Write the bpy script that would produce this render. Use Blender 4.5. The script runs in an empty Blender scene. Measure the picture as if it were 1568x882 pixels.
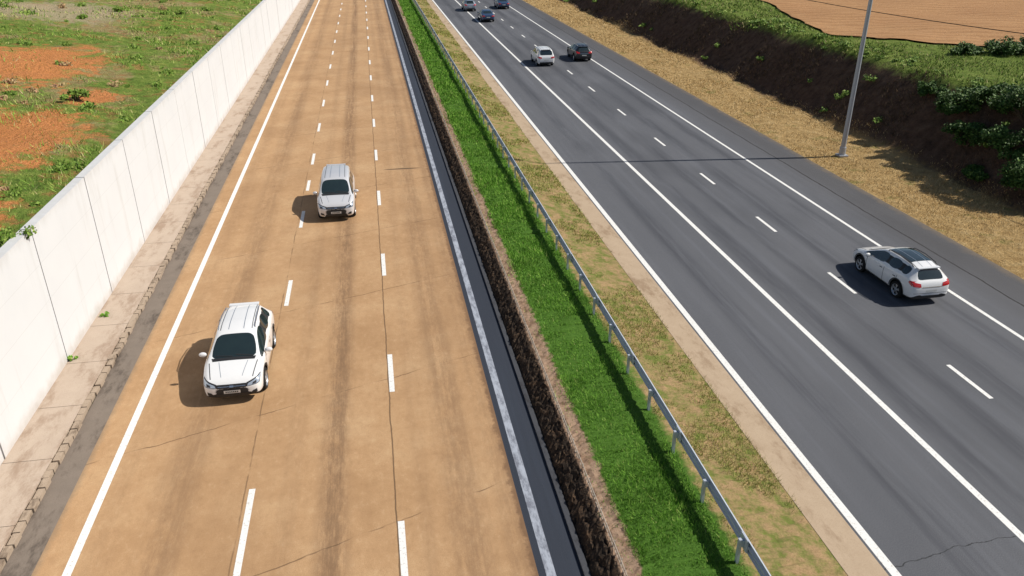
import bpy, bmesh, math, random
import numpy as np
from mathutils import Vector, Matrix
from mathutils.bvhtree import BVHTree
random.seed(7); rng=np.random.default_rng(11)
scene=bpy.context.scene
# ------------------------------------------------------------------ materials
class M:
    def __init__(s,name,rough=.85,spec=.3,metal=0):
        s.m=bpy.data.materials.new(name); s.m.use_nodes=True; s.nt=s.m.node_tree
        s.b=s.nt.nodes['Principled BSDF']; s.b.inputs['Roughness'].default_value=rough
        s.b.inputs['Specular IOR Level'].default_value=spec; s.b.inputs['Metallic'].default_value=metal
        s.tc=s.nt.nodes.new('ShaderNodeTexCoord').outputs['Object']; s._xyz=None
    def n(s,t): return s.nt.nodes.new(t)
    def put(s,sock,v):
        if isinstance(v,bpy.types.NodeSocket): s.nt.links.new(v,sock)
        elif isinstance(v,(tuple,list)): sock.default_value=(*v[:3],1)
        else: sock.default_value=v
    def noise(s,scale,detail=4,rough=.6,st=(1,1,1),off=(0,0,0)):
        mp=s.n('ShaderNodeMapping'); mp.inputs['Scale'].default_value=st; mp.inputs['Location'].default_value=off
        s.nt.links.new(s.tc,mp.inputs['Vector']); nz=s.n('ShaderNodeTexNoise')
        nz.inputs['Scale'].default_value=scale; nz.inputs['Detail'].default_value=detail; nz.inputs['Roughness'].default_value=rough
        s.nt.links.new(mp.outputs[0],nz.inputs['Vector']); return nz.outputs['Fac']
    def vor(s,scale,feature='F1',st=(1,1,1)):
        mp=s.n('ShaderNodeMapping'); mp.inputs['Scale'].default_value=st
        s.nt.links.new(s.tc,mp.inputs['Vector']); v=s.n('ShaderNodeTexVoronoi'); v.feature=feature
        v.inputs['Scale'].default_value=scale; s.nt.links.new(mp.outputs[0],v.inputs['Vector']); return v.outputs['Distance']
    def ramp(s,f,stops):
        r=s.n('ShaderNodeValToRGB'); e=r.color_ramp.elements
        e[0].position,e[0].color=stops[0][0],(*stops[0][1],1); e[1].position,e[1].color=stops[-1][0],(*stops[-1][1],1)
        for p,c in stops[1:-1]:
            k=e.new(p); k.color=(*c,1)
        s.nt.links.new(f,r.inputs[0]); return r.outputs[0]
    def mix(s,f,a,b,mode='MIX'):
        x=s.n('ShaderNodeMix'); x.data_type='RGBA'; x.blend_type=mode
        s.put(x.inputs[0],f); s.put(x.inputs[6],a); s.put(x.inputs[7],b); return x.outputs[2]
    def ma(s,op,a,b=0,c=0,clamp=False):
        x=s.n('ShaderNodeMath'); x.operation=op; x.use_clamp=clamp
        s.put(x.inputs[0],a); s.put(x.inputs[1],b); s.put(x.inputs[2],c); return x.outputs[0]
    def xyz(s):
        if not s._xyz:
            x=s.n('ShaderNodeSeparateXYZ'); s.nt.links.new(s.tc,x.inputs[0]); s._xyz=x.outputs
        return s._xyz
    def sm(s,v,lo,hi,a=0,b=1):
        x=s.n('ShaderNodeMapRange'); x.interpolation_type='SMOOTHSTEP'
        s.put(x.inputs[0],v); x.inputs[1].default_value=lo; x.inputs[2].default_value=hi
        x.inputs[3].default_value=a; x.inputs[4].default_value=b; return x.outputs[0]
    def band(s,v,c,hw,soft):
        return s.sm(s.ma('ABSOLUTE',s.ma('SUBTRACT',v,c)),hw,hw+soft,1,0)
    def ell(s,cx,cy,rx,ry,nz,k=1.2):
        X,Y,_=s.xyz()
        dx=s.ma('DIVIDE',s.ma('SUBTRACT',X,cx),rx); dy=s.ma('DIVIDE',s.ma('SUBTRACT',Y,cy),ry)
        d=s.ma('SQRT',s.ma('ADD',s.ma('MULTIPLY',dx,dx),s.ma('MULTIPLY',dy,dy)))
        d=s.ma('ADD',d,s.ma('MULTIPLY',s.ma('SUBTRACT',nz,.5),k)); return s.sm(d,.7,1.1,1,0)
    def island(s):
        return s.n('ShaderNodeNewGeometry').outputs['Random Per Island']
    def bump(s,f,st,d=.02):
        x=s.n('ShaderNodeBump'); x.inputs['Strength'].default_value=st; x.inputs['Distance'].default_value=d
        s.nt.links.new(f,x.inputs['Height']); s.nt.links.new(x.outputs[0],s.b.inputs['Normal'])
    def col(s,c): s.put(s.b.inputs['Base Color'],c); return s
def simple(name,c,rough=.6,spec=.4,metal=0,coat=0):
    m=M(name,rough,spec,metal); m.col(m.mix(m.noise(9,2),tuple(x*.9 for x in c),tuple(min(1,x*1.08) for x in c)))
    m.b.inputs['Coat Weight'].default_value=coat; m.b.inputs['Coat Roughness'].default_value=.05; return m.m

# tan concrete carriageway
m=M('tan_concrete',.9,.2); X,Y,Z=m.xyz()
c=m.ramp(m.noise(.35,5,.7),[(.3,(.42,.25,.125)),(.5,(.51,.315,.165)),(.7,(.58,.38,.21))])
c=m.mix(m.sm(m.noise(45,3,.9),.38,.66,0,.50),c,(.27,.155,.078))
mot=m.noise(5,4,.8,(1,.6,1))
c=m.mix(m.sm(mot,.48,.72,0,.36),c,(.31,.18,.092))
c=m.mix(m.sm(mot,.48,.28,0,.30),c,(.64,.45,.27))
stk=m.noise(1.2,5,.7,(1.6,.05,1)); stk2=m.noise(2.5,5,.85,(2.0,.5,1))
wear=m.sm(m.ma('ADD',m.ma('MULTIPLY',stk,.55),m.ma('MULTIPLY',stk2,.45)),.36,.60)
for cx,hw,sf,am in [(-5.7,.1,.7,.48),(-1.75,.10,.5,.74),(1.5,.1,.7,.5),(-7.1,.1,.4,.2),(2.6,.15,.35,.4),(-2.9,.05,.3,.25),(.5,.05,.3,.2)]:
    c=m.mix(m.ma('MULTIPLY',m.ma('MULTIPLY',m.band(X,cx,hw,sf),am),wear),c,(.17,.10,.058))
brk=m.noise(.8,3,.6)
u=m.ma('SUBTRACT',Y,m.ma('MULTIPLY',X,.36)); u=m.ma('ADD',u,m.ma('MULTIPLY',brk,.35))
j=m.ma('PINGPONG',m.ma('SUBTRACT',u,21.9),3.3)
c=m.mix(m.ma('MULTIPLY',m.sm(j,.010,.03,1,0),m.sm(brk,.40,.6,.05,.7)),c,(.10,.06,.035))
xw=m.ma('ADD',X,m.ma('MULTIPLY',m.ma('SUBTRACT',brk,.5),.10))
c=m.mix(m.ma('MULTIPLY',m.band(xw,-.22,.010,.018),.75),c,(.08,.05,.03))
c=m.mix(m.ma('MULTIPLY',m.band(xw,-4.02,.01,.018),m.sm(brk,.4,.6,.1,.6)),c,(.08,.05,.03))
edge=m.noise(2.2,5,.8)
c=m.mix(m.sm(m.ma('ADD',X,m.ma('MULTIPLY',edge,.4)),-8.25,-8.0,.6,0),c,(.22,.17,.12))
c=m.mix(m.sm(m.ma('ADD',X,m.ma('MULTIPLY',m.ma('SUBTRACT',edge,.5),.5)),2.66,2.80,0,.75),c,(.15,.085,.05))
c=m.mix(m.ma('MULTIPLY',m.sm(m.noise(.16,4,.65,(1,.5,1),(5,2,0)),.47,.64),.34),c,(.29,.17,.088))
c=m.mix(m.ell(1.3,44.2,1.15,.11,edge,.3),c,(.12,.08,.05))  # street lamp head's cast shadow, painted into the road colour as a thin ellipse
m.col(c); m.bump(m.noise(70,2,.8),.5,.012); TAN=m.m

def asphalt(name,a,b,spk,cracks=False):
    m=M(name,.8,.3); X,Y,Z=m.xyz()
    c=m.mix(m.noise(.4,5,.7,(1,.25,1)),a,b)
    c=m.mix(m.sm(m.noise(45,2,.9),.42,.70,0,.65),c,spk)
    c=m.mix(m.sm(m.noise(1.0,5,.7,(1.3,.04,1)),.45,.7,0,.40),c,tuple(x*1.45 for x in b))
    if cracks:
        wb=m.noise(.5,5,.65); xw=m.ma('ADD',X,m.ma('MULTIPLY',m.ma('SUBTRACT',wb,.5),.25))
        c=m.mix(m.band(xw,23.6,.03,.02),c,(.012,.012,.013))
        tr=m.sm(m.noise(.9,5,.75,(1,.06,1)),.35,.62,0,.65)
        for cx in (12.6,15.3,17.0,18.9,20.7): c=m.mix(m.ma('MULTIPLY',m.band(X,cx,.12,.5),tr),c,(.046,.048,.058))
        c=m.mix(m.sm(m.noise(.13,3,.6,(1,.4,1),(9,1,0)),.50,.58,0,.22),c,(.05,.052,.06))
        yw=m.ma('ADD',Y,m.ma('MULTIPLY',wb,.8))
        yy=m.ma('SUBTRACT',yw,m.ma('MULTIPLY',m.ma('SUBTRACT',X,10),.10))
        c=m.mix(m.ma('MULTIPLY',m.band(yy,12.0,.006,.012),.8),c,(.012,.012,.012))
        c=m.mix(m.sm(X,21.9,24.5,0,.45),c,(.055,.048,.044))
        c=m.mix(m.sm(m.ma('SUBTRACT',X,m.ma('MULTIPLY',m.noise(1.5,4),.9)),24.4,25.1,0,.7),c,(.20,.15,.095))
    m.col(c); m.bump(m.noise(80,2,.8),.5,.012); return m.m
ASPH=asphalt('asphalt_road',(.074,.078,.092),(.110,.114,.128),(.20,.195,.195),True)
DASPH=asphalt('dark_asphalt',(.020,.027,.042),(.033,.041,.058),(.06,.06,.07))
m=M('road_paint',.7,.3); m.col(m.mix(m.sm(m.noise(12,5,.8),.52,.66,0,.65),(.80,.79,.76),(.36,.30,.24))); PAINT=m.m
m=M('road_paint_worn',.7,.3); m.col(m.mix(m.sm(m.noise(5,6,.75,(1,.3,1)),.40,.64,0,.8),(.38,.41,.47),(.12,.125,.155))); PAINTW=m.m
def concrete(name,a,b,dirt,sc=2):
    m=M(name,.9,.2); c=m.mix(m.noise(sc,5,.65),a,b); c=m.mix(m.sm(m.noise(sc*.6,5,.75,(1,.4,1),(4,4,4)),.48,.68,0,.75),c,dirt)
    c=m.mix(m.sm(m.noise(40,2,.8),.45,.75,0,.35),c,dirt); m.col(c); m.bump(m.noise(40,3,.7),.4,.012); return m.m
SIDEW=concrete('sidewalk_concrete',(.42,.33,.26),(.53,.43,.34),(.29,.20,.14))
KERBM=concrete('kerb_stone',(.34,.26,.19),(.46,.36,.27),(.12,.085,.06),4)
GUTTER=concrete('gutter_concrete',(.17,.14,.115),(.26,.21,.17),(.07,.055,.045))
STRIPM=concrete('edge_strip_concrete',(.42,.31,.21),(.53,.41,.29),(.27,.18,.11))
DKERB=concrete('dark_kerb',(.05,.055,.068),(.085,.085,.09),(.03,.028,.03),4)
m=M('wall_concrete',.85,.25); X,Y,Z=m.xyz()
c=m.mix(m.noise(.5,4),(.62,.625,.635),(.70,.70,.70)); c=m.mix(m.sm(m.noise(1.4,5,.7,(1,1,.12)),.52,.75,0,.4),c,(.48,.46,.43))
hl=m.ma('PINGPONG',Z,.6); c=m.mix(m.sm(hl,.004,.012,.28,0),c,(.40,.39,.38))
c=m.mix(m.sm(m.ma('ADD',Z,m.ma('MULTIPLY',m.noise(2,4),.7)),.35,.95,.5,0),c,(.40,.32,.25))
c=m.mix(m.sm(m.ma('SUBTRACT',Z,m.ma('MULTIPLY',m.noise(3,4,.7,(1,1,.2)),.9)),3.9,4.5,0,.3),c,(.36,.34,.31))
m.col(c); m.bump(m.noise(30,3),.15,.01); WALL=m.m
JOINT=simple('joint_seal',(.07,.065,.06),.9)

REDS=[(-19.4,50.5,3.8,7.2),(-14.8,35,2.5,5.0),(-12.9,25.5,1.3,2.2),(-14.3,43.5,1.4,2.0),(-17.0,37.5,2.0,2.8)]
def terrain_mat():
    m=M('terrain_soil_grass',.95,.1); X,Y,Z=m.xyz()
    nb=m.noise(.22,5,.65); nf=m.noise(1.6,5,.75); nff=m.noise(12,4,.8); nm=m.noise(.6,5,.7,(1,1,1),(7,3,0))
    green=m.ramp(nf,[(.3,(.08,.13,.025)),(.5,(.17,.25,.045)),(.7,(.29,.32,.08))])
    straw=m.ramp(nf,[(.3,(.24,.17,.07)),(.7,(.47,.36,.19))])
    red=m.ramp(nff,[(.3,(.42,.14,.045)),(.5,(.62,.235,.08)),(.7,(.70,.34,.15))])
    c=m.mix(m.sm(nb,.50,.62,0,.8),green,straw)
    c=m.mix(m.sm(m.noise(.9,4,.7,(1,1,1),(2,8,0)),.52,.64,0,.6),c,(.40,.18,.08))
    msk=None
    for e in REDS:
        q=m.ell(*e,m.ma('ADD',m.ma('MULTIPLY',nf,.5),m.ma('MULTIPLY',nm,.5)),3.6); msk=q if msk is None else m.ma('MAXIMUM',msk,q)
    c=m.mix(m.ma('MULTIPLY',msk,m.sm(nff,.28,.5,.2,1)),c,red)
    q=m.ell(-25,73,6,7,nf,1.8); c=m.mix(m.ma('MULTIPLY',q,.8),c,(.46,.37,.24))
    dry=m.ramp(nf,[(.25,(.29,.175,.07)),(.5,(.48,.32,.14)),(.75,(.59,.43,.22))])
    dry=m.mix(m.sm(nff,.5,.75,0,.45),dry,(.20,.13,.05))
    dry=m.mix(m.ma('MULTIPLY',m.sm(nm,.56,.68),.55),dry,(.14,.17,.04))
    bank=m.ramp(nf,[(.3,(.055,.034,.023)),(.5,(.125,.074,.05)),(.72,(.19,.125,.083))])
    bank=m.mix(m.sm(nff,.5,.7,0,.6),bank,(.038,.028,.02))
    top=m.ramp(nf,[(.3,(.08,.13,.02)),(.55,(.17,.23,.045)),(.75,(.30,.27,.11))])
    xw=m.ma('ADD',X,m.ma('MULTIPLY',m.ma('SUBTRACT',nf,.5),1.6))
    zw=m.ma('ADD',Z,m.ma('MULTIPLY',m.ma('SUBTRACT',nf,.5),1.6))
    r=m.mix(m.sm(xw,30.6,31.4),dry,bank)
    r=m.mix(m.ma('MULTIPLY',m.sm(zw,3.4,4.0),m.sm(X,30,31)),r,top)
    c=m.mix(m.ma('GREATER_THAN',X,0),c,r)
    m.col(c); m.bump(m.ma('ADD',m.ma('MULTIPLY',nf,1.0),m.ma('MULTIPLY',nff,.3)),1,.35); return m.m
TERR=terrain_mat()
m=M('ploughed_soil',.95,.1); X,Y,Z=m.xyz()
fl=m.ma('PINGPONG',m.ma('ADD',m.ma('ADD',m.ma('MULTIPLY',X,.25),Y),m.ma('MULTIPLY',m.noise(.3,4),1.4)),.8)
c=m.mix(m.noise(.12,5,.6),(.35,.18,.082),(.47,.27,.13)); c=m.mix(m.sm(fl,.1,.6,.35,0),c,(.22,.11,.05)); c=m.mix(m.sm(m.noise(3,5,.8),.48,.68,0,.45),c,(.50,.32,.18))
m.col(c); m.bump(m.ma('ADD',m.ma('MULTIPLY',fl,.5),m.noise(4,4,.8)),.5,.25); FIELD=m.m
m=M('median_soil',.95,.1); X,Y,Z=m.xyz(); nf=m.noise(2.2,5,.7); nff=m.noise(22,4,.8)
rock=m.mix(m.sm(m.vor(14),.1,.5),(.10,.064,.04),(.035,.026,.02)); rock=m.mix(m.sm(nf,.5,.7,0,.5),rock,(.15,.09,.052))
grav=m.mix(nff,(.19,.12,.078),(.46,.32,.225)); grav=m.mix(m.sm(m.vor(18),.0,.25,.5,0),grav,(.50,.40,.33)); grav=m.mix(m.sm(nf,.47,.62,0,.6),grav,(.17,.10,.06))
gr=m.mix(nff,(.05,.11,.015),(.09,.19,.03))
pat=m.ramp(nf,[(.38,(.15,.19,.04)),(.5,(.30,.235,.10)),(.62,(.40,.265,.14))]); pat=m.mix(m.sm(nff,.4,.7,0,.6),pat,(.15,.105,.05))
xw=m.ma('ADD',X,m.ma('MULTIPLY',m.ma('SUBTRACT',nf,.5),.6))
c=m.mix(m.sm(X,4.5,4.58),rock,grav); c=m.mix(m.sm(xw,4.98,5.10),c,gr); c=m.mix(m.sm(xw,7.2,7.5),c,pat)
m.col(c); m.bump(m.ma('ADD',nf,m.ma('MULTIPLY',nff,.4)),.8,.06); MEDM=m.m
def blade(name,stops,rough=.8,big=None):
    m=M(name,rough,.15); c=m.ramp(m.island(),stops)
    if big: c=m.mix(m.sm(m.noise(big[0],3,.6),.42,.62),c,big[1],'MULTIPLY')
    m.col(c); return m.m
G_LUSH=blade('lush_grass',[(0,(.10,.24,.02)),(.5,(.18,.39,.045)),(.93,(.31,.50,.09)),(1,(.48,.48,.18))],big=(1.1,(.62,.68,.56)))
G_PATCH=blade('patchy_grass',[(0,(.18,.27,.045)),(.5,(.38,.38,.10)),(1,(.56,.45,.20))])
G_DRY=blade('dry_grass',[(0,(.38,.25,.09)),(.6,(.63,.45,.21)),(1,(.78,.62,.35))])
G_WILD=blade('wild_grass',[(0,(.11,.24,.03)),(.5,(.26,.42,.065)),(.8,(.46,.48,.15)),(1,(.60,.48,.26))])
G_TOP=blade('bank_top_blades',[(0,(.08,.16,.02)),(.5,(.19,.28,.05)),(.8,(.34,.34,.12)),(1,(.50,.40,.22))])
G_BANK=blade('bank_scrub',[(0,(.05,.04,.02)),(.6,(.13,.09,.055)),(1,(.24,.16,.10))])
LEAF=blade('leaves_dark',[(0,(.025,.06,.012)),(.6,(.055,.115,.022)),(1,(.13,.21,.045))],.6)
LEAF2=blade('leaves_olive',[(0,(.07,.13,.02)),(.6,(.17,.28,.04)),(1,(.32,.40,.10))],.6)
LEAF3=blade('leaves_straw',[(0,(.26,.19,.08)),(.6,(.45,.34,.17)),(1,(.50,.24,.16))],.8)
BARK=simple('bark',(.10,.07,.045),.9)
STEEL=simple('galvanized_steel',(.50,.54,.62),.45,.5,.25)
WIRE=simple('wire_steel',(.50,.45,.38),.6,.4,.2)
POLEM=simple('pole_steel',(.42,.44,.48),.45,.5,.3)
WOOD=simple('pole_wood',(.16,.11,.07),.9)
BLACK=simple('black_cable',(.02,.02,.02),.6)
def paint(name,c,metal=0):
    m=M(name,.32,.5,metal); m.col(m.mix(m.sm(m.noise(2.5,5,.7),.5,.8,0,.15),c,tuple(x*.75 for x in c)))
    m.b.inputs['Coat Weight'].default_value=.8; m.b.inputs['Coat Roughness'].default_value=.04; return m.m
P_WHITE=paint('car_paint_white',(.80,.80,.80)); P_SILVER=paint('car_paint_silver',(.64,.64,.66),.15)
P_BLACK=paint('car_paint_black',(.012,.013,.016)); P_BLUE=paint('car_paint_blue',(.03,.06,.13)); P_GREY=paint('car_paint_grey',(.28,.32,.38),.3)
m=M('car_glass',.04,.8); m.col(m.mix(m.noise(3,2),(.012,.02,.022),(.02,.035,.035))); m.b.inputs['Coat Weight'].default_value=.6; m.b.inputs['Coat Roughness'].default_value=.02; GLASS=m.m
TRIM=simple('black_plastic',(.022,.022,.024),.55); TYRE=simple('tyre_rubber',(.02,.02,.02),.85,.2); RIM=simple('alloy_rim',(.45,.46,.48),.35,.5,.6)
CHROME=simple('chrome',(.65,.66,.68),.15,.6,.9); LAMP=simple('headlight_glass',(.40,.46,.54),.08,.8,.2,1); RED=simple('taillight_red',(.50,.015,.012),.15,.6,0,1)
PLATE=simple('licence_plate',(.6,.6,.58),.5); SEAM=simple('panel_gap',(.05,.05,.055),.8); INNER=simple('wheel_well',(.008,.008,.008),.95)

# ------------------------------------------------------------------ mesh helpers
def mk(name,v,f,mats,idx=None,smooth=False,parent=None):
    me=bpy.data.meshes.new(name); me.from_pydata([tuple(map(float,p)) for p in v],[],[tuple(map(int,q)) for q in f])
    for q in (mats if isinstance(mats,(list,tuple)) else [mats]): me.materials.append(q)
    if idx is not None: me.polygons.foreach_set('material_index',np.array(idx,dtype=np.int32))
    if smooth: me.polygons.foreach_set('use_smooth',np.ones(len(me.polygons),dtype=bool))
    me.update(); o=bpy.data.objects.new(name,me); scene.collection.objects.link(o)
    if parent: o.parent=parent
    return o
class B:
    def __init__(s): s.v=[]; s.f=[]; s.i=[]
    def box(s,x0,x1,y0,y1,z0,z1,mi=0):
        n=len(s.v); s.v+=[(x0,y0,z0),(x1,y0,z0),(x1,y1,z0),(x0,y1,z0),(x0,y0,z1),(x1,y0,z1),(x1,y1,z1),(x0,y1,z1)]
        q=[(0,3,2,1),(4,5,6,7),(0,1,5,4),(1,2,6,5),(2,3,7,6),(3,0,4,7)]; s.f+=[tuple(n+k for k in t) for t in q]; s.i+=[mi]*6
    def quad(s,a,b,c,d,mi=0):
        n=len(s.v); s.v+=[a,b,c,d]; s.f.append((n,n+1,n+2,n+3)); s.i.append(mi)
    def tube(s,p,q,r0,r1,n=8,mi=0,cap=True):
        p=Vector(p);q=Vector(q); d=(q-p).normalized(); a=d.orthogonal().normalized(); b=d.cross(a); k=len(s.v)
        for c,r in ((p,r0),(q,r1)):
            for i in range(n):
                t=2*math.pi*i/n; s.v.append(tuple(c+a*math.cos(t)*r+b*math.sin(t)*r))
        for i in range(n): s.f.append((k+i,k+(i+1)%n,k+n+(i+1)%n,k+n+i)); s.i.append(mi)
        if cap: s.f.append(tuple(k+n+i for i in range(n))); s.i.append(mi); s.f.append(tuple(k+n-1-i for i in range(n))); s.i.append(mi)
    def mk(s,name,mats,**k): return mk(name,s.v,s.f,mats,s.i,**k)
def grid(name,xs,ys,zf,mat,smooth=True):
    XX,YY=np.meshgrid(xs,ys); XX,YY,ZZ=zf(XX,YY); nx=len(xs)
    v=np.stack([XX.ravel(),YY.ravel(),ZZ.ravel()],1).tolist()
    i,j=np.meshgrid(np.arange(nx-1),np.arange(len(ys)-1)); a=(j*nx+i).ravel()
    f=np.stack([a,a+1,a+1+nx,a+nx],1).tolist(); return mk(name,v,f,mat,None,smooth)
def ysteps(lst):
    out=[];
    for a,b,s in lst: out+=list(np.arange(a,b,s))
    return np.array(out+[lst[-1][1]])
def und(x,y): return (np.sin(x*.21+y*.13)+np.sin(y*.31-x*.17+1.3)+.6*np.sin(x*.53+y*.47+2)+.4*np.sin(y*.9-x*.7)+.25*np.sin(x*1.9+y*1.3)+.2*np.sin(y*2.7-x*2.1+.4))/3
def ztl(x,y):
    d=np.clip(-10.87-x,0,None); return 4.5+.11*np.minimum(d,60)+ .28*und(x,y)*np.clip(d/2.5,0,1)+.07*und(x*4,y*4)*np.clip(d/1.5,0,1)
def ztr(x,y):
    foot=31.2+.35*np.sin(y*.11)+.15*np.sin(y*.37); k=np.clip((x-foot)/4.1,0,1); h=4.0*(k*.75+.25*k*k*(3-2*k))
    rough=.22*und(x*1.7,y*1.7)*np.clip((x-26)/4,0,1)+.13*und(x*5,y*5)*np.clip((x-30.5)/1.5,0,1)*np.clip((40-x)/3,0,1)
    return np.clip((x-25.3)/5,0,1)*.12+h+rough-.02*(x<25.4)
def zmed(x): return np.interp(x,[3.98,4.15,4.5,5.2,7.4,9.7],[0.0,.22,.42,.45,.40,.0])
ROADY=(-30,900)
ys=ysteps([(-40,10,2),(10,130,.5),(130,260,3),(260,1500,40)])
xs=np.array(list(np.arange(-1200,-100,60))+list(np.arange(-100,-45,3))+list(np.arange(-45,-11,.5))+[-10.85,-10.80,-10.75,-6,4,14,25,25.4]+list(np.arange(25.8,48,.35))+list(np.arange(48,100,2))+list(np.arange(100,1300,60)))
def tz(X,Y):
    Z=np.where(X<-10.78,ztl(X,Y),np.where(X>25.3,ztr(X,Y),-.06)); return X,Y,Z
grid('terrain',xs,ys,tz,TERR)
fx=np.linspace(0,1,160); fy=np.linspace(0,1,120)
def fleft(Y): return 36.9+.27*np.clip(Y-61,0,400)+2.2*np.exp(-((Y-56)/4.5)**2)
def fz(U,V):
    near=57.5-3.6*np.clip((U**1.6*400)/11,0,1.6)+.4*np.sin(U*60); Y=near+(V**1.8)*500
    X=fleft(Y)+U**1.6*400+.25*np.sin(Y*1.1)
    return X,Y,ztr(X,Y)+.14
grid('ploughed_field',fx,fy,fz,FIELD)
def sheet(name,x0,x1,z,mat):
    b=B(); b.quad((x0,ROADY[0],z),(x1,ROADY[0],z),(x1,ROADY[1],z),(x0,ROADY[1],z)); return b.mk(name,mat)
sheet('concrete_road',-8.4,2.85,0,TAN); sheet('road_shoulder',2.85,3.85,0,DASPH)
sheet('gutter',-9.1,-8.4,-.002,GUTTER); sheet('asphalt_road',10.6,25.5,0,ASPH)
sheet('concrete_edge_strip',9.7,10.6,.01,STRIPM)
b=B(); z=.005
def line(x,w,y0=ROADY[0],y1=ROADY[1],mi=0): b.quad((x-w/2,y0,z),(x+w/2,y0,z),(x+w/2,y1,z),(x-w/2,y1,z),mi)
line(-7.62,.2); line(3.13,.22,mi=1); line(10.78,.22); line(14.46,.20); line(21.7,.16)
for y in [5.6,13.9,22,30.7,39.3,47.3,55.4,63.5,72,80]+[80+8.3*k for k in range(1,60)]: line(-.12,.16,y-1.15,y+1.15)
for y,l in [(15.0,1.9),(28.6,1.15),(36.8,1.15),(42,.9),(47.1,1.15),(54.8,1.15),(62.4,1.15),(70.3,1.15)]+[(70.3+8*k,1.15) for k in range(1,60)]: line(-3.85,.16,y-l,y+l)
for y in [4,11.2,18.3,25.7,32.3,39.4,47.2,55.5,63.9,71.5]+[71.5+7.7*k for k in range(1,60)]: line(17.95,.15,y-1.0,y+1.0)
b.mk('road_markings',[PAINT,PAINTW])
b=B(); y=-20
while y<400:
    l=.34+random.random()*.1 if y<90 else 2
    o=random.uniform(-.035,.035); b.box(-9.27+o,-9.1+o,y,y+l-.035,-.03,.12+random.uniform(-.02,.02)); y+=l
b.mk('kerb',KERBM)
b=B(); y=-20
while y<600: b.box(-10.57,-9.31,y,y+2.58,-.05,.105); y+=2.6
b.mk('sidewalk',SIDEW)
b=B()
for k in range(-8,110):
    y0=24.4+5.2*k; o=random.uniform(-.008,.008); b.box(-10.88,-10.57+o,y0+.03,y0+5.17,-.1,4.75)
b.box(-10.86,-10.62,-18,590,-.1,4.72,1); b.mk('retaining_wall',[WALL,JOINT])
b=B(); b.box(3.85,3.99,-20,600,-.03,.07); b.mk('median_kerb',DKERB)
mx=np.array([3.99,4.05,4.11,4.17,4.23,4.29,4.35,4.41,4.47,4.53,4.6,4.7,4.82,4.95,5.1,5.4,5.8,6.3,6.8,7.3,7.7,8.1,8.5,8.9,9.3,9.6,9.7])
my=ysteps([(-20,4,1),(4,60,.09),(60,150,.4),(150,600,5)])
def mz(X,Y):
    Z=zmed(X)+0*Y; r=rng.normal(0,1,X.shape); k=((X>4.02)&(X<4.65)); Z=Z+k*r*.030+(~k)*r*.018*((X>4.1)&(X<9.5))+.03*und(X*3,Y*3)*((X>4.1)&(X<9.5))
    X2=X+k*rng.normal(0,.02,X.shape); return X2,Y,Z
grid('median',mx,my,mz,MEDM,False)
b=B(); y=3
while y<200:
    st=.55 if y<60 else 1.6
    x=4.60+random.uniform(-.03,.03); b.tube((x,y,.38),(x+random.uniform(-.03,.03),y,.62),.013,.013,5); 
    for h in (.46,.60): b.tube((4.60,y,h+random.uniform(-.02,.01)),(4.60,y+st,h),.009,.009,4,cap=False)
    if y<60:
        n=4
        for k in range(n):
            ya=y+st*k/n; b.tube((4.60,ya,.46),(4.60,ya+st/n/2,.60),.005,.005,3,cap=False); b.tube((4.60,ya+st/n/2,.60),(4.60,ya+st/n,.46),.005,.005,3,cap=False)
    y+=st
b.mk('wire_fence',WIRE)
b=B(); prof=[(0,.70),(.0,.67),(.07,.63),(.07,.58),(.0,.54),(.0,.50),(.07,.46),(.07,.41),(0,.37)]
prof=[(7.30+a,.43+h) for a,h in prof]
for y0 in np.arange(-12,400,4):
    for (a,h),(c2,d) in zip(prof[:-1],prof[1:]):
        b.quad((a,y0,h+.006*math.sin(y0*1.7)),(c2,y0,d+.006*math.sin(y0*1.7)),(c2,y0+4.0,d+.006*math.sin((y0+4)*1.7)),(a,y0+4.0,h+.006*math.sin((y0+4)*1.7)))
    b.box(7.275,7.31,y0-.16,y0+.16,.80,1.14)
for y0 in np.arange(-12,400,2):
    b.box(7.15,7.22,y0-.04,y0+.04,.25,1.08); b.box(7.22,7.285,y0-.04,y0+.04,.88,1.05)
b.mk('guardrail',STEEL)
# ------------------------------------------------------------------ grass masses
def blades(name,x,y,z,h,w,mat,lean=.5):
    n=len(x); ang=rng.uniform(0,2*np.pi,n); dx=np.cos(ang)*w/2; dy=np.sin(ang)*w/2
    la=rng.uniform(0,2*np.pi,n); ll=h*rng.uniform(0,lean,n)
    v=np.empty((n,3,3)); v[:,0]=np.stack([x-dx,y-dy,z],1); v[:,1]=np.stack([x+dx,y+dy,z],1); v[:,2]=np.stack([x+np.cos(la)*ll,y+np.sin(la)*ll,z+h],1)
    f=np.arange(n*3).reshape(n,3); return mk(name,v.reshape(-1,3).tolist(),f.tolist(),mat)
def samp_y(n,y0,y1): return y0*(y1/y0)**rng.random(n)
n=95000; y=samp_y(n,7,150); x=4.98+rng.random(n)*2.24+.10*und(y*6,y*0); sc=np.clip(y/25,.7,4)
x=np.where(rng.random(n)<.02,4.62+rng.random(n)*.5,x)
hh=rng.uniform(.05,.14,n)*(1+.7*und(x*5,y*4))
blades('median_grass',x,y,zmed(x)-.01,hh*np.clip(sc,.9,1.3),.022*sc,G_LUSH,1.2)
n=70000; y=samp_y(n,7,150); x=7.25+rng.random(n)*2.5; k=(und(x*4,y*2.5)+.35*und(x*13,y*11)+rng.normal(0,.12,n))>.05; x=x[k];y=y[k];n=len(x); sc=np.clip(y/25,.7,4)
blades('verge_grass',x,y,zmed(x)-.01,rng.uniform(.05,.17,n),.022*sc,G_PATCH,1.0)
n=95000; y=samp_y(n,18,160); x=-10.95-rng.random(n)**1.2*40; k=(und(x*2.2+3,y*1.6)+.5*und(x*7,y*6)+rng.normal(0,.15,n))>0
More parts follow.
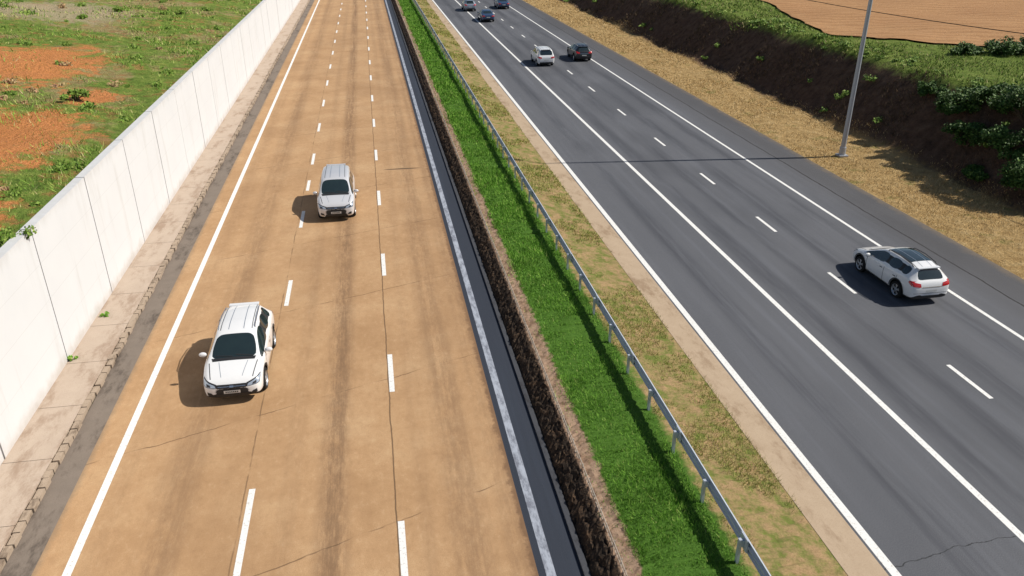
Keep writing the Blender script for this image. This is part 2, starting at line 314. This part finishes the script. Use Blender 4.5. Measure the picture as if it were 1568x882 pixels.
for (cx,cy,rx,ry) in REDS:
    k&=~((((x-cx)/rx)**2+((y-cy)/ry)**2+1.3*und(x*3,y*2.5)<.85)&(rng.random(n)<.85))
x=x[k];y=y[k];n=len(x); sc=np.clip(y/30,.7,4)
blades('hillside_grass',x,y,ztl(x,y)-.03,rng.uniform(.06,.26,n)*(1+.8*und(x*4,y*4)),.035*sc,G_WILD,1.3)
n=60000; y=samp_y(n,14,160); x=25.45+rng.random(n)*6.2; k=(und(x*3,y*2)+rng.normal(0,.3,n))>-.15; x=x[k];y=y[k];n=len(x); sc=np.clip(y/30,.7,4)
blades('dry_verge_grass',x,y,ztr(x,y)-.03,rng.uniform(.05,.18,n),.03*sc,G_DRY,1.2)
n=20000; y=samp_y(n,25,170); x=31.0+rng.random(n)*3.9; k=(und(x*4,y*3)+rng.normal(0,.2,n))>.15; x=x[k];y=y[k];n=len(x); sc=np.clip(y/30,.7,4)
blades('bank_scrub',x,y,ztr(x,y)-.05,rng.uniform(.10,.30,n),.05*sc,G_BANK,.9)
n=60000; y=samp_y(n,30,170); x=34.2+rng.random(n)**1.5*16; k=((y<56.5-3.6*np.clip((x-38)/11,0,1.6))|(x<fleft(y)-.1))&(x>34.9+.5*und(y*3,y))&(und(x*4,y*3)+rng.normal(0,.3,n)>-.3); x=x[k];y=y[k];n=len(x); sc=np.clip(y/30,.7,4)
blades('bank_top_grass',x,y,ztr(x,y)-.05,rng.uniform(.08,.28,n),.05*sc,G_TOP,1.2)
# ------------------------------------------------------------------ shrubs
def leafball(b,P,c,n,leaf,lo=.45,mi=0):
    for k in range(n):
        d=Vector((random.gauss(0,1),random.gauss(0,1),random.gauss(0,1))).normalized()*c[3]*random.uniform(lo,1.15)
        p=Vector(c[:3])+Vector((d.x,d.y,d.z*.75))
        if p.z<0.02: p.z=random.uniform(.02,.3*c[3])
        p=p+P
        u=Vector((random.gauss(0,1),random.gauss(0,1),random.gauss(0,1))).normalized(); w=u.orthogonal().normalized()
        s=leaf*random.uniform(.6,1.3); u=u*s; w=w*s*.55
        b.quad(tuple(p-u),tuple(p-w),tuple(p+u),tuple(p+w),mi)
def shrub(name,x,y,z,R,H,nleaf,leaf,mat,nclump=26):
    b=B(); cl=[]
    for i in range(nclump):
        a=random.uniform(0,2*math.pi); rr=R*math.sqrt(random.random())*.85; hh=H*(.22+.68*random.random()*(1-.45*(rr/R)**2))
        cl.append((rr*math.cos(a),rr*math.sin(a),hh,R*random.uniform(.16,.36)))
    for c in cl[:10]:
        mid=(c[0]*.35,c[1]*.35,c[2]*.5); b.tube((0,0,-.1),mid,.06*R/1.5,.04*R/1.5,6,1); b.tube(mid,c[:3],.04*R/1.5,.012,5,1)
    for c in cl: leafball(b,Vector((0,0,0)),c,nleaf//nclump,leaf)
    o=b.mk(name,[mat,BARK]); o.location=(x,y,z); return o
zr1=lambda x,y: float(ztr(np.array(x),np.array(y)))
zl1=lambda x,y: float(ztl(np.array(x),np.array(y)))
for (x,y,R,H) in [(31.9,32.3,1.5,1.9),(32.6,35.0,1.5,1.9),(32.5,38.0,1.2,1.5),(33.6,40.6,1.3,1.5),(34.3,36.4,1.7,1.8),(34.6,33.6,1.8,2.0),(34.3,38.8,1.4,1.5),(33.8,43.4,.8,.9),(31.6,35.6,.7,.8)]:
    shrub('shrub',x,y,zr1(x,y)-.1,R,H,5000,.085,LEAF)
for (x,y,R,H) in [(44.6,50.4,1.5,1.1),(46.8,49.6,1.6,1.4),(49.2,48.8,1.9,1.7),(51.8,47.8,2.0,1.8),(42.2,51.6,1.1,.8)]:
    shrub('hedge_bush',x,y,zr1(x,y)-.1,R,H,3600,.10,LEAF)
for i in range(14):
    y=float(samp_y(1,24,120)[0]); x=-11.8-random.random()**1.1*min(30,y*.42); R=random.uniform(.3,.7)
    if ((x+19)/4)**2+((y-50)/7)**2<1: continue
    shrub('hillside_shrub',x,y,zl1(x,y)-.05,R,R*.9,int(900*R/.6),.06+.02*R,LEAF2,12)
b=B()
for i in range(260):
    y=float(samp_y(1,21,140)[0]); x=-11.3-random.random()**1.1*min(36,y*.5); R=random.uniform(.10,.32)*min(1.6,.8+y/90)
    if any(((x-a)/c)**2+((y-d)/e_)**2<1 for a,d,c,e_ in REDS) and random.random()<.7: continue
    P=Vector((x,y,zl1(x,y)-.03)); mi=1 if random.random()<.35 else 0
    for q in range(3): leafball(b,P,(random.gauss(0,R*.6),random.gauss(0,R*.6),R*.35,R*random.uniform(.5,.9)),42,.05+.0006*y,.2,mi)
b.mk('hillside_scrub',[LEAF2,LEAF3])
b=B()
for i in range(110):
    y=float(samp_y(1,34,150)[0]); x=34.9+random.random()*2.0 if random.random()<.9 else 31.2+random.random()*3; R=random.uniform(.10,.30)*min(1.8,.7+y/80)
    P=Vector((x,y,zr1(x,y)-.05))
    for q in range(3): leafball(b,P,(random.gauss(0,R*.6),random.gauss(0,R*.6),R*.4,R*random.uniform(.5,.9)),40,.06+.0007*y,.2)
b.mk('bank_bushes',[LEAF2])
shrub('wall_plant',-10.85,23.9,4.55,.6,.5,480,.06,LEAF2,8)
shrub('weed',-10.42,24.4,.1,.22,.18,160,.04,G_LUSH,5); shrub('weed',-10.3,27.6,.1,.2,.12,120,.04,G_LUSH,5)
# ------------------------------------------------------------------ street lamp, utility poles
e=bpy.data.objects.new('street_lamp',None); scene.collection.objects.link(e); e.location=(27.6,42,.12)
b=B(); b.tube((0,0,0),(0,0,.5),.20,.19,12); b.tube((0,0,.5),(0,0,17),.145,.075,14); b.box(-.28,.28,-.28,.28,-.05,.04)
b.mk('pole',POLEM,smooth=False,parent=e)
b=B(); pts=[(0,0,16.9),(-.5,0,17.3),(-1.3,0,17.5),(-2.2,0,17.55)]
for p,q in zip(pts[:-1],pts[1:]): b.tube(p,q,.05,.045,8)
b.mk('arm',POLEM,parent=e)
b=B(); b.box(-3.0,-2.1,-.17,.17,17.48,17.6); b.box(-2.9,-2.2,-.12,.12,17.44,17.48); b.mk('luminaire',POLEM,parent=e)
for yy in (26,112):
    e=bpy.data.objects.new('utility_pole',None); scene.collection.objects.link(e); zz=zr1(37.6,yy); e.location=(37.6,yy,zz-.1)
    b=B(); b.tube((0,0,0),(0,0,8.2-zz),.14,.11,10); b.mk('post',WOOD,parent=e)
    b=B(); b.box(-.6,.6,-.05,.05,7.6-zz,7.72-zz); b.tube((-.4,0,7.7-zz),(-.4,0,7.9-zz),.04,.03,6); b.mk('crossarm',WOOD,parent=e)
b=B(); P=[]
for k in range(41):
    t=k/40; P.append((37.2,26+86*t,7.8-1.3*4*t*(1-t)))
for p,q in zip(P[:-1],P[1:]): b.tube(p,q,.026,.026,5,cap=False)
b.mk('overhead_cable',BLACK)
# ------------------------------------------------------------------ vehicles
def ring(st):
    y,w,zb,belt,top,tw=st; h=top-belt
    half=[(0,zb),(.85*w,zb),(.97*w,zb+.08),(w,zb+(belt-zb)*.55),(.985*w,belt-.06),(.955*w,belt),(.955*w-.02,belt+.1*h),(tw,top-.16*h),(tw*.93,top-.03*h),(tw*.5,top+.012),(0,top+.018)]
    full=half+[(-x,z) for x,z in reversed(half[1:-1])]
    return [(x,y,z) for x,z in full]
def car(name,kind,pm,X,Y,away,heading=0,roofmat=None,rails=False,clad=True,sc=1.0):
    if kind=='hatch':
        S=[(0,.58,.36,.54,.58,.48),(.05,.74,.27,.63,.69,.62),(.18,.84,.22,.74,.82,.70),(.50,.89,.20,.85,.94,.75),(.86,.905,.20,.93,1.02,.76),(.98,.91,.20,.95,1.05,.78),
           (1.84,.91,.20,.98,1.47,.62),(2.02,.91,.20,.99,1.53,.62),(2.42,.91,.20,1.0,1.57,.61),(2.50,.91,.20,1.0,1.575,.61),(3.3,.905,.20,1.04,1.56,.57),(3.38,.90,.2,1.05,1.55,.565),
           (3.80,.885,.22,1.08,1.48,.53),(3.92,.88,.22,1.08,1.41,.53),(4.20,.86,.25,1.0,1.06,.64),(4.28,.83,.28,.92,.98,.66),(4.33,.76,.32,.80,.86,.62),(4.36,.6,.42,.66,.70,.5)]
        side=[5,6,7,9,11]; pil=[8,10]; ws=[5]; rw=[13]; wy=(.84,3.42); wr=.345; xl=.91
    elif kind=='van':
        S=[(0,.58,.36,.58,.62,.48),(.05,.74,.27,.68,.74,.62),(.16,.83,.22,.80,.88,.70),(.45,.88,.20,.92,1.00,.76),(.75,.90,.20,.98,1.07,.77),(.88,.90,.20,1.0,1.10,.77),
           (1.60,.90,.20,1.02,1.62,.66),(1.78,.90,.20,1.02,1.68,.67),(2.2,.90,.20,1.03,1.71,.68),(2.28,.90,.20,1.03,1.715,.68),(3.1,.90,.20,1.04,1.71,.68),(3.18,.90,.2,1.04,1.71,.67),
           (3.85,.885,.22,1.06,1.67,.65),(3.95,.88,.22,1.06,1.61,.65),(4.12,.86,.25,1.02,1.10,.74),(4.18,.84,.28,.94,1.0,.72),(4.22,.78,.32,.82,.88,.66),(4.24,.62,.42,.68,.72,.5)]
        side=[5,6,7,9,11]; pil=[8,10]; ws=[5]; rw=[13]; wy=(.80,3.38); wr=.33; xl=.90
    else:
        S=[(0,.58,.34,.50,.54,.48),(.05,.74,.25,.58,.64,.62),(.18,.84,.20,.66,.75,.70),(.55,.88,.18,.78,.86,.75),(1.1,.90,.18,.87,.94,.76),(1.28,.90,.18,.90,.97,.76),
           (2.05,.90,.18,.92,1.36,.60),(2.2,.90,.18,.92,1.40,.60),(2.5,.90,.18,.93,1.43,.60),(2.58,.90,.18,.93,1.43,.60),(3.2,.90,.18,.94,1.41,.58),(3.28,.90,.18,.94,1.40,.57),
           (3.45,.89,.19,.95,1.37,.56),(3.55,.89,.2,.95,1.33,.56),(4.1,.87,.22,.95,1.04,.68),(4.5,.84,.26,.92,.99,.68),(4.62,.77,.30,.82,.88,.62),(4.65,.6,.4,.64,.70,.5)]
        side=[5,6,7,9,11]; pil=[8,10]; ws=[5]; rw=[13]; wy=(.92,3.72); wr=.33; xl=.90
    L=S[-1][0]; v=[]; f=[]; idx=[]
    for st in S: v+=ring(st)
    n=20
    for i in range(len(S)-1):
        for j in range(n):
            f.append((i*n+j,i*n+(j+1)%n,(i+1)*n+(j+1)%n,(i+1)*n+j)); h=j if j<10 else 19-j; mi=0
            if h==6 and i in side: mi=1
            if h==6 and i in pil: mi=2
            if h>=8 and (i in ws or i in rw): mi=1
            if h<=1 : mi=2 if (clad or h==0) else 0
            if h in (8,9) and roofmat and 7<=i<=10: mi=4
            idx.append(mi)
    f.append(tuple(range(n-1,-1,-1))); idx.append(2); k=(len(S)-1)*n; f.append(tuple(k+q for q in range(n))); idx.append(0)
    par=bpy.data.objects.new(name,None); scene.collection.objects.link(par)
    body=mk('body',v,f,[pm,GLASS,TRIM,INNER,roofmat or pm],idx,True)
    bm=bmesh.new(); bm.from_mesh(body.data); bmesh.ops.recalc_face_normals(bm,faces=bm.faces); 
    cl=bm.edges.layers.float.new('crease_edge')
    for e_ in bm.edges:
        ms={q.material_index for q in e_.link_faces}
        if 1 in ms and len(ms)>1: e_[cl]=.55
    bm.to_mesh(body.data); bm.free()
    s=body.modifiers.new('s','SUBSURF'); s.levels=2; s.render_levels=2
    cb=B()
    for yy in wy:
        for sx in (-1,1): cb.tube((sx*.58,yy,wr+.02),(sx*1.25,yy,wr+.02),wr+.07,wr+.07,32,3)
    cut=cb.mk('cut',[pm,GLASS,TRIM,INNER,roofmat or pm])
    bmc=bmesh.new(); bmc.from_mesh(cut.data); bmesh.ops.recalc_face_normals(bmc,faces=bmc.faces); bmc.to_mesh(cut.data); bmc.free()
    bo=body.modifiers.new('b','BOOLEAN'); bo.object=cut; bo.operation='DIFFERENCE'; bo.solver='EXACT'
    dg=bpy.context.evaluated_depsgraph_get(); dg.update(); ev=body.evaluated_get(dg); me=bpy.data.meshes.new_from_object(ev)
    body.modifiers.clear(); body.data=me; bpy.data.objects.remove(cut); 
    bvh=BVHTree.FromPolygons([q.co[:] for q in me.vertices],[tuple(p.vertices) for p in me.polygons])
    body.parent=par
    def patch(nm,org,direction,mat,nu,nv,off=.008):
        """small trim sheet moulded on the body surface"""
        d=Vector(direction); vs=[]; ok=[]
        for a in range(nu+1):
            for c in range(nv+1):
                h=bvh.ray_cast(Vector(org(a/nu,c/nv)),d,4)
                if h[0] is None: vs.append((0,0,0)); ok.append(False)
                else: vs.append(tuple(h[0]-d*off)); ok.append(True)
        fs=[]
        for a in range(nu):
            for c in range(nv):
                q=(a*(nv+1)+c,a*(nv+1)+c+1,(a+1)*(nv+1)+c+1,(a+1)*(nv+1)+c)
                if all(ok[t] for t in q) and max((Vector(vs[q[0]])-Vector(vs[q[2]])).length,(Vector(vs[q[1]])-Vector(vs[q[3]])).length)<.45: fs.append(q)
        if fs: mk(nm,vs,fs,mat,None,True,par)
    def bil(p00,p10,p11,p01): 
        P=[Vector(q) for q in (p00,p10,p11,p01)]
        return lambda u,w:(P[0]*(1-u)+P[1]*u)*(1-w)+(P[3]*(1-u)+P[2]*u)*w
    zh=S[1][4]
    for sx in (-1,1):
        patch('headlight',bil((sx*.40,-1,zh-.08),(sx*.80,-1,zh-.04),(sx*.845,-1,zh+.16),(sx*.44,-1,zh+.03)),(0,1,0),TRIM,14,6,.006)
        patch('headlight_lens',bil((sx*.45,-1,zh-.06),(sx*.79,-1,zh-.02),(sx*.825,-1,zh+.13),(sx*.49,-1,zh+.01)),(0,1,0),LAMP,14,6,.014)
        patch('headlight_bulb',bil((sx*.60,-1,zh-.03),(sx*.72,-1,zh-.015),(sx*.72,-1,zh+.055),(sx*.62,-1,zh+.02)),(0,1,0),TRIM,3,3,.019)
        patch('fog_light_recess',bil((sx*.52,-1,.36),(sx*.72,-1,.38),(sx*.72,-1,.50),(sx*.60,-1,.46)),(0,1,0),TRIM,5,4,.008)
        if clad:
            for yy in wy:
                patch('arch_trim',lambda u,w,yy=yy:(sx*2,yy+math.cos(math.pi*u)*(wr+.072+.055*w),wr+.02+math.sin(math.pi*u)*(wr+.072+.055*w)),(-sx,0,0),TRIM,28,1,.012)
        for yy in (S[5][0]+.30,S[8][0]+.04,S[10][0]+.02):
            patch('door_gap',bil((sx*2,yy,.34),(sx*2,yy+.02,.34),(sx*2,yy+.02,.95),(sx*2,yy,.95)),(-sx,0,0),SEAM,1,10,.004)
        patch('sill_gap',bil((sx*2,S[5][0]+.3,.335),(sx*2,S[10][0]+.02,.335),(sx*2,S[10][0]+.02,.35),(sx*2,S[5][0]+.3,.35)),(-sx,0,0),SEAM,14,1,.004)
        for yy in (S[8][0]-.22,S[10][0]-.2):
            patch('door_handle',bil((sx*2,yy,.85),(sx*2,yy+.17,.855),(sx*2,yy+.17,.885),(sx*2,yy,.88)),(-sx,0,0),CHROME if kind=='van' else TRIM,3,1,.022)
        patch('bonnet_gap',bil((sx*.60,.22,3),(sx*.70,S[4][0],3),(sx*.725,S[4][0],3),(sx*.625,.22,3)),(0,0,-1),SEAM,14,1,.004)
        patch('bonnet_crease',bil((sx*.30,.25,3),(sx*.42,S[4][0],3),(sx*.435,S[4][0],3),(sx*.315,.25,3)),(0,0,-1),P_GREY if pm in (P_WHITE,P_SILVER) else SEAM,14,1,.003)
        zt_=S[13][3]
        if kind=='sedan': tl=((.45,.72),(.80,.74),(.82,.88),(.45,.86))
        else: tl=((.46,zt_-.26),(.84,zt_-.22),(.86,zt_-.04),(.48,zt_-.12))
        patch('taillight',bil(*[(sx*a,L+1,h_) for a,h_ in tl]),(0,-1,0),RED,10,4,.012)
        patch('taillight_side',bil((sx*2,L-.32,zt_-.12),(sx*2,L-.10,zt_-.22),(sx*2,L-.12,zt_-.04),(sx*2,L-.30,zt_-.04)),(-sx,0,0),RED,6,4,.012)
        bb=bpy.data.meshes.new('mirror'); bm=bmesh.new(); bmesh.ops.create_uvsphere(bm,u_segments=16,v_segments=10,radius=1); bm.to_mesh(bb); bm.free(); bb.materials.append(pm)
        for p in bb.polygons: p.use_smooth=True
        mo=bpy.data.objects.new('mirror',bb); scene.collection.objects.link(mo); mo.parent=par; mo.scale=(.12,.065,.08); mo.location=(sx*(xl+.08),S[5][0]+.42,S[6][3]+.06)
        if rails:
            rb=B(); y0,y1=S[7][0]+.05,S[12][0]-.1; zr=S[8][4]+.0; xr_=S[8][5]-.05
            pts=[(sx*xr_,y0,zr-.10),(sx*xr_,y0+.12,zr-.01),(sx*xr_,(y0+y1)/2,zr+.02),(sx*(xr_-.03),y1-.12,zr-.04),(sx*(xr_-.05),y1,zr-.12)]
            for p,q in zip(pts[:-1],pts[1:]): rb.tube(p,q,.018,.018,6)
            rb.mk('roof_rail',CHROME if roofmat is None else TRIM,parent=par)
        for xr in (.47,.22):
            patch('roof_channel',bil((sx*xr,S[7][0],3),(sx*(xr-.03),S[12][0],3),(sx*(xr-.01),S[12][0],3),(sx*(xr+.022),S[7][0],3)),(0,0,-1),SEAM if xr>.4 else P_GREY,14,1,.004)
    patch('grille',bil((-.42,-1,zh-.09),(.42,-1,zh-.09),(.46,-1,zh+.02),(-.46,-1,zh+.02)),(0,1,0),TRIM,14,4,.010)
    patch('grille_bar',bil((-.40,-1,zh-.045),(.40,-1,zh-.045),(.40,-1,zh-.028),(-.40,-1,zh-.028)),(0,1,0),CHROME,14,1,.018)
    patch('badge',bil((-.06,-1,zh-.06),(.06,-1,zh-.06),(.06,-1,zh-.005),(-.06,-1,zh-.005)),(0,1,0),CHROME,2,2,.026)
    patch('lower_intake',bil((-.54,-1,.30),(.54,-1,.30),(.46,-1,.42),(-.46,-1,.42)),(0,1,0),TRIM,12,3,.010)
    patch('front_plate',bil((-.24,-1,.43),(.24,-1,.43),(.24,-1,.53),(-.24,-1,.53)),(0,1,0),PLATE,6,2,.016)
    for k in range(7): patch('plate_character',bil((-.19+k*.055,-1,.455),(-.155+k*.055,-1,.455),(-.155+k*.055,-1,.505),(-.19+k*.055,-1,.505)),(0,1,0),TRIM,1,1,.020)
    patch('rear_plate',bil((-.24,L+1,.60),(.24,L+1,.60),(.24,L+1,.70),(-.24,L+1,.70)),(0,-1,0),PLATE,6,2,.014)
    patch('rear_bumper_trim',bil((-.70,L+1,.30),(.70,L+1,.30),(.66,L+1,.46),(-.66,L+1,.46)),(0,-1,0),TRIM,14,3,.008)
    patch('cowl',bil((-.62,S[4][0]+.04,3),(.62,S[4][0]+.04,3),(.66,S[5][0]+.04,3),(-.66,S[5][0]+.04,3)),(0,0,-1),TRIM,10,2,.006)
    for sx in (-.25,.35):
        patch('wiper',bil((sx-.30,S[5][0]+.10,3),(sx+.22,S[5][0]+.05,3),(sx+.22,S[5][0]+.075,3),(sx-.30,S[5][0]+.125,3)),(0,0,-1),TRIM,8,1,.012)
    if kind!='sedan':
        patch('tailgate_gap',bil((-.74,L+1,.55),(.74,L+1,.55),(.74,L+1,.565),(-.74,L+1,.565)),(0,-1,0),SEAM,14,1,.004)
        patch('tailgate_chrome',bil((-.42,L+1,.80),(.42,L+1,.80),(.42,L+1,.825),(-.42,L+1,.825)),(0,-1,0),CHROME,10,1,.010)
        sb=B(); zz=S[12][4]; sb.box(-.48,.48,S[12][0]+.02,S[12][0]+.18,zz-.03,zz+.005); sb.mk('spoiler',pm,parent=par)
    for iy,yy in enumerate(wy):
        for sx in (-1,1):
            wv=[];wf=[];wi=[];N=30; xo=xl-.015
            pr=[(xo-.21,wr*.7,0),(xo-.21,wr-.03,0),(xo-.18,wr,0),(xo-.03,wr,0),(xo,wr-.03,0),(xo,wr*.70,0),(xo-.015,wr*.68,1),(xo-.04,wr*.62,1),(xo-.03,wr*.22,2),(xo-.01,wr*.16,1),(xo-.008,.001,1)]
            for (px,pr_,_) in pr:
                for q in range(N): t=2*math.pi*q/N; wv.append((sx*px,yy+pr_*math.cos(t),wr+pr_*math.sin(t)))
            for i in range(len(pr)-1):
                for q in range(N):
                    wf.append((i*N+q,i*N+(q+1)%N,(i+1)*N+(q+1)%N,(i+1)*N+q)); mm=pr[i+1][2]
                    if mm==2: mm=1 if (q%6)<3 else 2
                    wi.append(mm)
            mk('wheel',wv,wf,[TYRE,RIM,INNER],wi,False,par)
    par.scale=(sc,sc,sc)
    if away: par.location=(X,Y+L*sc,0); par.rotation_euler=(0,0,math.pi+heading)
    else: par.location=(X,Y,0); par.rotation_euler=(0,0,heading)
    return par
car('crossover_car','hatch',P_WHITE,-4.84,20.95,False,0,None,True)
car('minivan','van',P_SILVER,-2.17,36.1,False,0,None,False,False)
car('suv','hatch',P_WHITE,20.05,23.3,True,0,GLASS,True,True,.94)
car('hatchback_car','van',P_WHITE,16.4,74.6,True,0,None,False,False,.93)
car('sedan_car','hatch',P_BLACK,20.6,76.5,True,0,None,True,True,.95)
car('sedan_car','sedan',P_BLUE,15.7,107.5,True,0,None,False,False)
car('hatchback_car','hatch',P_GREY,14.9,120,True,0,None,False,False)
car('sedan_car','sedan',P_BLUE,20.2,122,True,0,None,False,False)
# ------------------------------------------------------------------ light, sky, camera
src=Vector((1,-.10,1.0)).normalized(); el=math.asin(src.z); rot=math.atan2(src.x,src.y)
w=bpy.data.worlds.new('World'); scene.world=w; w.use_nodes=True; nt=w.node_tree; bg=nt.nodes['Background']
sk=nt.nodes.new('ShaderNodeTexSky'); sk.sky_type='NISHITA'; sk.sun_disc=False; sk.sun_elevation=el; sk.sun_rotation=rot
nt.links.new(sk.outputs[0],bg.inputs[0]); bg.inputs[1].default_value=.07
sd=bpy.data.lights.new('sun','SUN'); sd.energy=5.0; sd.angle=math.radians(.5); sd.color=(1,.955,.87)
so=bpy.data.objects.new('sun',sd); scene.collection.objects.link(so); so.rotation_euler=(-src).to_track_quat('-Z','Y').to_euler()
cd=bpy.data.cameras.new('camera'); co=bpy.data.objects.new('camera',cd); scene.collection.objects.link(co); scene.camera=co
cd.lens=27.55; cd.sensor_width=36; cd.clip_end=5000; co.location=(0,0,13.5); co.rotation_euler=(math.radians(64.2),0,math.radians(-9.95))
scene.view_settings.view_transform='Standard'; scene.view_settings.look='None'; scene.view_settings.exposure=0
